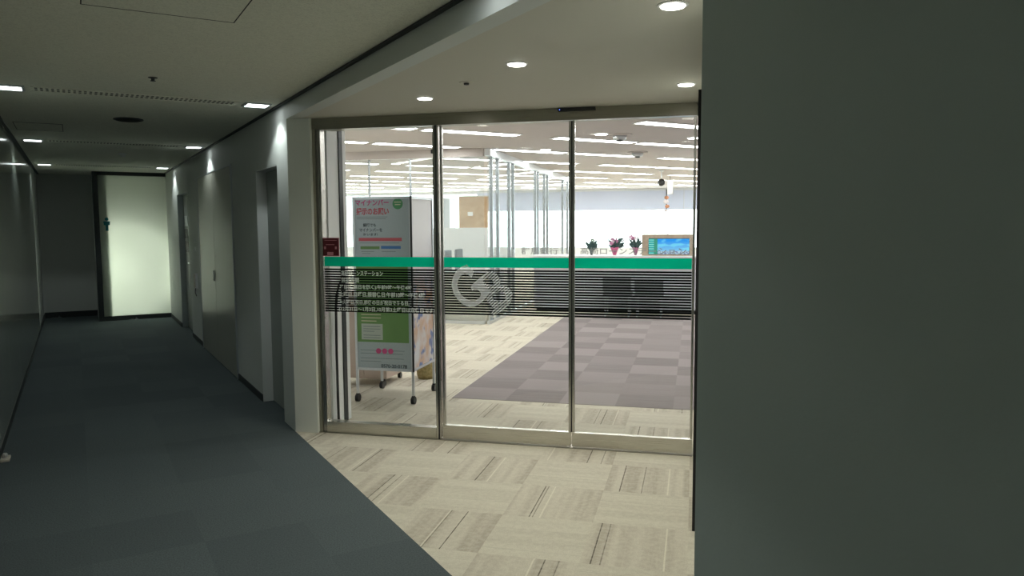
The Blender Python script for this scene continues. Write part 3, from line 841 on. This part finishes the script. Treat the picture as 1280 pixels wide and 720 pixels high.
# small office downlights and vents
for i, (x, y, w_) in enumerate(((-1.23, 10.18, 'nearer the doors, behind right door'), (-.03, 11.01, 'at the right edge behind the dark wall'), (-5.69, 13.9, 'far left above the poster stand'), (P(10.33, 6.62).x, P(10.33, 6.62).y, 'above the glass partition corner'))):
    r = thing('office_downlight', 'small round office ceiling lamp, %s' % w_, 'ceiling light', (x, y, HI), 0)
    MB().lathe((0, 0, 0), [(.10, 0), (.10, -.006), (.085, -.010)], 20).build('trim_ring', M_white, r); MB().lathe((0, 0, -.010), [(.083, 0), (.08, -.004)], 20).build('lens', M_lampO, r)
for x, y, w_ in ((-1.0, 10.34, 'nearer the doors'), (-.95, 12.93, 'farther from the doors')):
    r = thing('ceiling_diffuser', 'round stepped air diffuser in office ceiling, %s' % w_, 'vent', (x, y, HI), 0)
    MB().lathe((0, 0, 0), [(.17, 0), (.165, -.012), (.12, -.02)], 24).build('outer_ring', M_offceil, r, True)
    MB().lathe((0, 0, -.02), [(.10, 0), (.085, -.05), (.05, -.055)], 24).build('cone', M_alu, r, True)
    MB().lathe((0, 0, -.075), [(.045, 0), (.035, -.02)], 16).build('hub', M_dark, r)
r = thing('security_camera', 'black dome camera hanging from office ceiling on a rod', 'camera', (-.75, 17.54, HI))
MB().lathe((0, 0, -.02), [(.06, 0), (.06, .02)]).build('ceiling_plate', M_alu, r); MB().tube([(0, 0, -.02), (0, 0, -.20)], .012).build('rod', M_alu, r); MB().ball((0, 0, -.27), .085).build('dome', M_black, r, True)
r = thing('security_camera', 'small black box camera on white stem beside left mullion', 'camera', (-3.62, 10.3, HI))
MB().box(-.03, .03, -.03, .03, -.13, 0).build('stem', M_white, r); MB().box(-.04, .05, -.06, .06, -.19, -.131, .006).build('body', M_black, r)
r = thing('hanging_sign', 'narrow white sign hanging from ceiling over the counter', 'sign', (-.62, 19.6, HI))
MB().box(-.07, .07, -.012, .012, -.46, -.10, .002).build('board', M_white, r)
MB().box(-.075, -.071, -.013, .013, -.47, -.09).box(.071, .075, -.013, .013, -.47, -.09).build('edge', M_dark, r); MB().tube([(0, 0, -.10), (0, 0, 0)], .006).build('cord', M_dark, r)
r = thing('hanging_ornament', 'small reddish paper ornament hanging before the back window', 'ornament', (-.72, 20.3, HI))
MB().tube([(0, 0, 0), (0, 0, -.46)], .003, 6).build('string', M_inkg, r)
for i, (z, s_) in enumerate(((-.52, .06), (-.63, .075), (-.75, .06), (-.86, .045))):
    MB().ball((random.uniform(-.03, .03), 0, z), s_, 1, .5, .8).build('blossom', M_petalw if i % 2 else mat('petal_orange', (.6, .28, .15), .6), r)

# white column with black channel just behind the fixed pane
struct(MB().box(-2.95, -2.76, 5.36, 5.68, 0, HI - .001).build('wall_column', M_white), 'white column behind the fixed pane', 'column')
struct(MB().box(-2.7595, -2.750, 5.545, 5.605, 0, HI - .3).build('trim_6', M_dark), 'black channel on the white column', 'trim')
pts = [(-2.735, y_, z_) for y_, z_ in ((5.54, 1.17), (5.50, 1.155), (5.455, 1.12), (5.42, 1.06), (5.40, .96), (5.392, .6), (5.395, .25), (5.40, .012))]
tag(MB().tube(pts, .011, 8).build('power_cable', M_black), 'black cable bending down behind the fixed pane', 'cable')

# ---------------------------------------------------------------- poster stand
YS = 6.22
ps = thing('poster_stand', 'tall double faced poster stand on casters behind the fixed pane', 'poster stand', (-2.70, 6.50, 0))
def lx(x): return x + 2.70
def ly(y): return y - 6.50
xa, xb, ya, yb, zb, zt = lx(-2.975), lx(-2.415), ly(6.23), ly(6.80), .292, 1.852
fr = MB()
for (X, Y) in ((xa, ya), (xb, ya), (xa, yb), (xb, yb)):
    pass
fw = .018
def post(x, y):
    return MB().box(x - .011, x + .011, y - .011, y + .011, .075, zt, .003)
for (X, Y) in ((xa + .011, ya + .011), (xb - .011, ya + .011), (xa + .011, yb - .011), (xb - .011, yb - .011)):
    lg_ = post(X, Y).build('leg', M_alu, ps)
    cs = MB(); cs.lathe((X, Y, .05), [(.016, 0), (.016, .025)], 10)
    w1 = MB()
    n = 16
    w1.tube([(X - .016, Y, .034), (X + .016, Y, .034)], .034, n)
    w1.build('wheel', M_black, lg_, False)
    cs.build('caster_fork', M_black, lg_)
# rails
rl = MB()
for z in (zb, zt - .022):
    rl.box(xa + .022, xb - .022, ya + .002, ya + .02, z, z + .022); rl.box(xa + .022, xb - .022, yb - .02, yb - .002, z, z + .022)
    rl.box(xa + .002, xa + .02, ya + .022, yb - .022, z, z + .022); rl.box(xb - .02, xb - .002, ya + .022, yb - .022, z, z + .022)
rl.build('rail', M_alu, ps)
FB = MB().box(xa + .023, xb - .023, ya + .008, ya + .014, zb + .023, zt - .023).build('front_board', M_poster, ps)
MB().box(xa + .008, xa + .014, ya + .023, yb - .023, zb + .023, zt - .023).build('side_board', M_poster, ps)
MB().box(xb - .014, xb - .008, ya + .023, yb - .023, zb + .023, zt - .023).build('side_poster', M_photo, ps)
MB().box(xa + .023, xb - .023, yb - .014, yb - .008, zb + .023, zt - .023).build('rear_board', M_poster, ps)
MB().box(xb - .010, xb + .004, ya - .004, ya + .010, zb, zt).build('corner_strip', M_blackmetal, ps)
# front print: pixel helper values measured on the board face
Yp = ya + .0079
def bx(px): return lx(-2.993 + (px - 438) / (514.5 - 438) * (.56))
def bz(pz): return 1.848 - (pz - 247) / (463 - 247) * 1.557
def rect(name, x0, x1, y0, y1, m_, d=.0008):
    return MB().box(bx(x0), bx(x1), Yp - d, Yp, bz(y1), bz(y0)).build(name, m_, FB)
pr = []
rect('lower_green_field', 443, 511, 322, 427, M_postg)
rect('white_text_box', 449, 477, 404, 424, M_postw, .0014)
rect('notice_field', 446, 508, 322, 330, M_inky, .0012)
for s, x0, x1, y0, y1, m_, bo in (('マイナンバー', 444.5, 488, 250, 257.5, M_inkp, .03), ('提示のお願い', 445.5, 488, 260, 269, M_inkr, .035),
                           ('銀行でも', 454, 471, 279, 283.5, M_ink, .02), ('マイナンバーを', 449, 479, 285, 289.5, M_ink, .02), ('伺います!', 454, 473, 291, 294.5, M_ink, .02),
                           ('0570-20-0178', 474, 508, 454.5, 459, M_ink, .02), ('お問い合わせ', 474, 484, 460, 462, M_inkg, .01)):
    text_mesh('poster_text', s, bx(x0), bx(x1), bz(y1), bz(y0), Yp - .0002, m_, FB, .001, bo)
rect('red_banner', 448, 504, 297, 301, M_inkr)
rect('green_banner', 450, 475, 307.5, 311, M_postg); rect('blue_banner', 477, 502.5, 307, 310.5, M_inkb)
for (x0, x1, y) in ((446, 486, 271), (446, 484, 273.2), (449, 501, 303), (451, 468, 313.5), (478, 496, 313.5), (452, 463, 316), (447, 505, 437), (447, 503, 441), (447, 504, 447), (447, 474, 451)):
    rect('fine_print', x0, x1, y, y + .7, M_inkg, .0010)
for y in (407, 410, 413, 418, 421): rect('fine_print', 451.5, 474 if y != 413 else 466, y, y + .9, M_inkg, .0020)
for y in (392, 396, 400): rect('fine_print', 449, 475 if y != 400 else 469, y, y + 1.0, M_inky, .0014)
for x in (471, 479, 487): 
    cxp, czp, rr = bx(x), bz(438), (bx(4) - bx(0)) * .85
    MB().plate([(cxp + rr * math.cos(k * math.pi / 8), czp + rr * 1.0 * math.sin(k * math.pi / 8)) for k in range(16)], Yp - .0018, Yp).build('pink_dot', M_inkp, FB)
cxp, czp, rr = bx(499.5), bz(255.5), bx(6.6) - bx(0)
MB().plate([(cxp + rr * math.cos(k * math.pi / 12), czp + rr * math.sin(k * math.pi / 12)) for k in range(24)], Yp - .0012, Yp).build('green_disc', M_postg2, FB)
rect('fine_print', 495, 504, 253, 254, M_inky, .0018); rect('fine_print', 496, 503, 256, 257, M_inky, .0018)

# beige cabinet on casters behind the stand
cb = thing('rolling_cabinet', 'beige cabinet on black casters behind the poster stand', 'cabinet', (-3.28, 7.12, 0))
MB().box(-.13, .33, -.25, .23, .075, .95, .004).build('body', M_bead, cb)
MB().box(-.12, .09, -.262, -.251, .10, .92, .002).build('door', M_bead, cb); MB().box(.10, .32, -.262, -.251, .10, .92, .002).build('door', M_bead, cb)
for (x, y) in ((-.10, -.22), (.29, -.22), (-.10, .19), (.29, .19)):
    MB().tube([(x - .014, y, .030), (x + .014, y, .030)], .030, 14).build('wheel', M_black, cb); MB().lathe((x, y, .045), [(.012, 0), (.014, .03)], 10).build('caster_fork', M_black, cb)
# straw basket
bk = thing('straw_basket', 'round straw basket on the floor behind the poster stand', 'basket', (-2.715, 7.36, 0))
MB().lathe((0, 0, 0), [(.085, 0), (.098, .05), (.10, .12), (.104, .19), (.094, .19), (.09, .03)], 24).build('body', M_basket, bk, True)
b = MB(); 
pts = [(.10 * math.cos(a_ * math.pi / 12), .10 * math.sin(a_ * math.pi / 12), .195) for a_ in range(25)]
b.tube(pts, .009, 8).build('rim', M_basket, bk, True)

# ---------------------------------------------------------------- glass meeting booth
XP = -3.2
gp = thing('glass_partition', 'long glass partition with silver posts running away from the doors', 'partition', (XP, 12, 0))
MB().box(-.05, .05, -.40, 7.6, HI - .115, HI - .001, .004).build('top_rail', M_aluw, gp)
for (ya_, yb_) in ((-.19, .21), (1.0, 1.3), (3.27, 3.52), (4.21, 4.57), (6.56, 7.3)):
    for yy in (ya_, yb_):
        MB().box(-.03, .03, yy - .025, yy + .025, .05, HI - .116, .004).build('post', M_post, gp)
MB().box(-.005, .005, -.40, 7.6, .05, HI - .116).build('pane', M_glass2, gp)
MB().box(-.025, .025, -.40, 7.6, 0, .049).build('bottom_rail', M_alu, gp)
b = MB()
for yy in (1.12, 4.4):
    MB().tube([(.055, yy, .95), (.055, yy, 1.15)], .012).build('handle', M_chrome, gp)
gf = thing('glass_partition', 'glass partition facing the doors, left of the corner post', 'partition', (-5.2, 11.60, 0))
MB().box(-2.9, 1.94, -.04, .04, HI - .13, HI - .001, .004).build('top_rail', M_offceil, gf)
MB().box(-2.9, 1.94, -.005, .005, .05, HI - .131).build('pane', M_glass2, gf)
MB().box(-2.9, 1.94, -.02, .02, 0, .049).build('bottom_rail', M_alu, gf)
for x in (-.02, .70, 1.24):
    MB().box(x - .012 if x != 1.24 else x - .02, x + .012 if x != 1.24 else x + .02, -.02, .02, .05, HI - .131, .002).build('post', M_post, gf)
# low base box at the corner
bd = thing('low_counter', 'low cream counter with peach end behind left door', 'counter', (-3.55, 11.80, 0))
MB().box(-.62, .29, -.14, .12, 0, .82, .004).build('body', M_cream, bd); MB().box(-1.1, -.622, -.14, .12, 0, .82, .004).build('end_panel', M_peach, bd)
MB().box(-1.12, .31, -.15, .13, .821, .85, .003).build('worktop', M_white, bd)
# white low screen and wood panel
ws = thing('low_screen', 'white waist high screen inside the glass booth', 'screen', (-4.5, 13.85, 0))
MB().box(-1.2, 1.05, -.02, .02, .04, 1.54, .004).build('panel', M_white, ws); MB().box(-1.2, 1.05, -.05, .05, 0, .039).build('foot', M_alu, ws)
wd = thing('wood_panel_wall', 'light wood board standing behind the white screen', 'panel', (-4.43, 15.0, 0))
MB().box(-.32, .36, -.03, .03, 0, 2.17, .003).build('board', M_wood, wd); MB().box(-.325, .365, -.035, .035, 2.171, 2.19).build('cap', M_cream, wd)
MB().box(-.13, -.02, -.033, -.0305, 1.78, 1.86).build('notice', M_white, wd)
gd = thing('grey_cabinet', 'tall grey cabinet left of the wood board', 'cabinet', (-5.05, 15.1, 0))
MB().box(-.12, .12, -.2, .2, .05, 2.15, .003).build('body', M_alu, gd); MB().box(-.11, .11, -.19, .19, 0, .049).build('plinth', M_dark, gd)
def office_chair(x, y, label, m_, rz=0):
    r = thing('office_chair', label, 'chair', (x, y, 0), rz, 'office chairs in the booth')
    MB().box(-.23, .23, -.22, .24, .42, .49, .03).build('seat', m_, r, True)
    b = MB()
    b.bm.free(); b.bm = bmesh.new()
    b.box(-.19, .19, .20, .25, .56, 1.16, .024).build('backrest', m_, r, True)
    MB().box(-.03, .03, .25, .275, .46, .70, .004).build('back_bracket', M_black, r)
    MB().tube([(0, 0, .10), (0, 0, .42)], .025).build('column', M_black, r)
    for k in range(5):
        a_ = k * 2 * math.pi / 5
        MB().tube([(0, 0, .10), (.26 * math.cos(a_), .26 * math.sin(a_), .06)], [.022, .013]).build('base_arm', M_black, r)
        MB().tube([(.26 * math.cos(a_) - .015, .26 * math.sin(a_), .028), (.26 * math.cos(a_) + .015, .26 * math.sin(a_), .028)], .028, 12).build('caster', M_black, r)
office_chair(CH1 - .225, 12.45, 'grey office chair in the booth beside the left mullion', M_chairb, -math.pi / 2)
office_chair(CH2 - .225, 13.12, 'grey office chair in the booth, nearer the wood board', M_chairb, -math.pi / 2)

# ---------------------------------------------------------------- reception counter
ct = thing('reception_counter', 'long white topped reception counter across the office', 'counter', (-.6, 13.7, 0))
MB().box(-2.3, 3.3, -.28, .32, 1.0, 1.035, .004).build('worktop', M_counter, ct)
MB().box(-2.25, 3.25, -.20, .25, .08, .999).build('front', M_countf, ct); MB().box(-2.22, 3.22, -.15, .2, 0, .079).build('plinth', M_black, ct)
b = MB()
for k in range(6): b.box(-2.25 + k * .92, -2.25 + k * .92 + .006, -.204, -.2, .08, .999)
b.build('joint', M_alu, ct)
def wait_chair(x, label, z):
    r = thing('waiting_chair', label, 'chair', (x, 13.12, 0), 0, 'waiting chairs at the counter')
    MB().box(-.24, .24, -.24, .20, .36, .43, .02).build('seat', M_chair, r, True)
    MB().box(-.24, .24, -.26, -.21, .36 + .08, z, .02).build('backrest', M_chair, r, True)
    for (a_, c_) in ((-.2, -.2), (.2, -.2), (-.2, .16), (.2, .16)): MB().tube([(a_, c_, 0), (a_, c_, .36)], .013).build('leg', M_alu, r)
wait_chair(-1.28, 'charcoal waiting chair before the counter, left one', .69)
wait_chair(-.74, 'charcoal waiting chair before the counter, right one', .66)

# monitor in wood frame
mn = thing('framed_display', 'blue display in a beige wooden frame on the counter', 'display', (-.78, 13.5, 1.0355))
f = MB(); f.box(-.125, .79, 0, .06, .305, .375, .003); f.box(-.125, -.015, 0, .06, 0, .305, .003); f.box(.70, .79, 0, .06, 0, .305, .003)
f.box(-.015, .70, 0, .06, 0, .018)
f.build('frame', M_woodf, mn)
MB().box(-.014, .699, .045, .059, .019, .304).build('back_plate', M_black, mn)
MB().box(-.006, .692, .025, .044, .026, .297).build('screen', M_screen, mn)

# flowers on the counter
def bouquet(x, y, label, wrap, leafm, flowm, h, pr, seed, name='flower_bouquet', base=1.0355, nf=7):
    random.seed(seed)
    r = thing(name, label, 'flowers', (x, y, base))
    MB().lathe((0, 0, 0), [(pr * .35, 0), (pr * .55, h * .18), (pr * 1.0, h * .42), (pr * .92, h * .42), (pr * .4, .02)], 16).build('wrapping', wrap, r, True)
    b = MB()
    for k in range(30):
        a_ = random.uniform(0, 2 * math.pi); rr = random.uniform(.7, 2.5) * pr
        b.leafblade((0, 0, h * .36), (rr * math.cos(a_), rr * .6 * math.sin(a_), h * random.uniform(.5, 1.0)), .022, .02)
    b.build('leaves', leafm, r)
    for k in range(nf):
        a_ = random.uniform(0, 2 * math.pi); rr = random.uniform(.1, 1.7) * pr; zz = h * random.uniform(.55, 1.0)
        p_ = Vector((rr * math.cos(a_), rr * .6 * math.sin(a_), zz))
        b = MB()
        for q_ in range(5):
            b2 = q_ * 2 * math.pi / 5
            b.ball(p_ + Vector((.022 * math.cos(b2), -.004, .022 * math.sin(b2))), .018, 1, .5, 1)
        b.build('flower', flowm if k % 3 else M_petalw, r)
    return r
bouquet(-1.83, 13.75, 'small dark leafy plant on counter, left of the bouquets', M_pot, M_leaf2, M_leaf3, .27, .055, 3, 'potted_plant', nf=3)
bouquet(-1.41, 13.75, 'pink wrapped bouquet on the counter, middle one', M_wrap, M_leaf2, M_petal2, .34, .085, 5)
bouquet(-1.03, 13.72, 'mauve wrapped bouquet on counter touching the framed display', M_wrap2, M_leaf2, M_petal2, .33, .065, 8)
# small far table with flowers behind partition
tb = thing('side_table', 'small white table beyond the glass partition', 'table', (-4.12, 18.6, 0))
MB().box(-.72, .72, -.3, .3, .98, 1.01, .004).build('tabletop', M_counter, tb)
for (a_, c_) in ((-.66, -.24), (.66, -.24), (-.66, .24), (.66, .24)): MB().tube([(a_, c_, 0), (a_, c_, .98)], .02).build('leg', M_alu, tb)
bouquet(FL1, 18.6, 'pale pink bouquet on table beyond the glass partition', M_petalw, M_leaf3, M_petal, .42, .10, 11, base=1.0105)
bouquet(FL2, 18.6, 'reddish bouquet on table beyond partition, right one', M_wrap2, M_leaf3, M_petal, .36, .09, 12, base=1.0105)
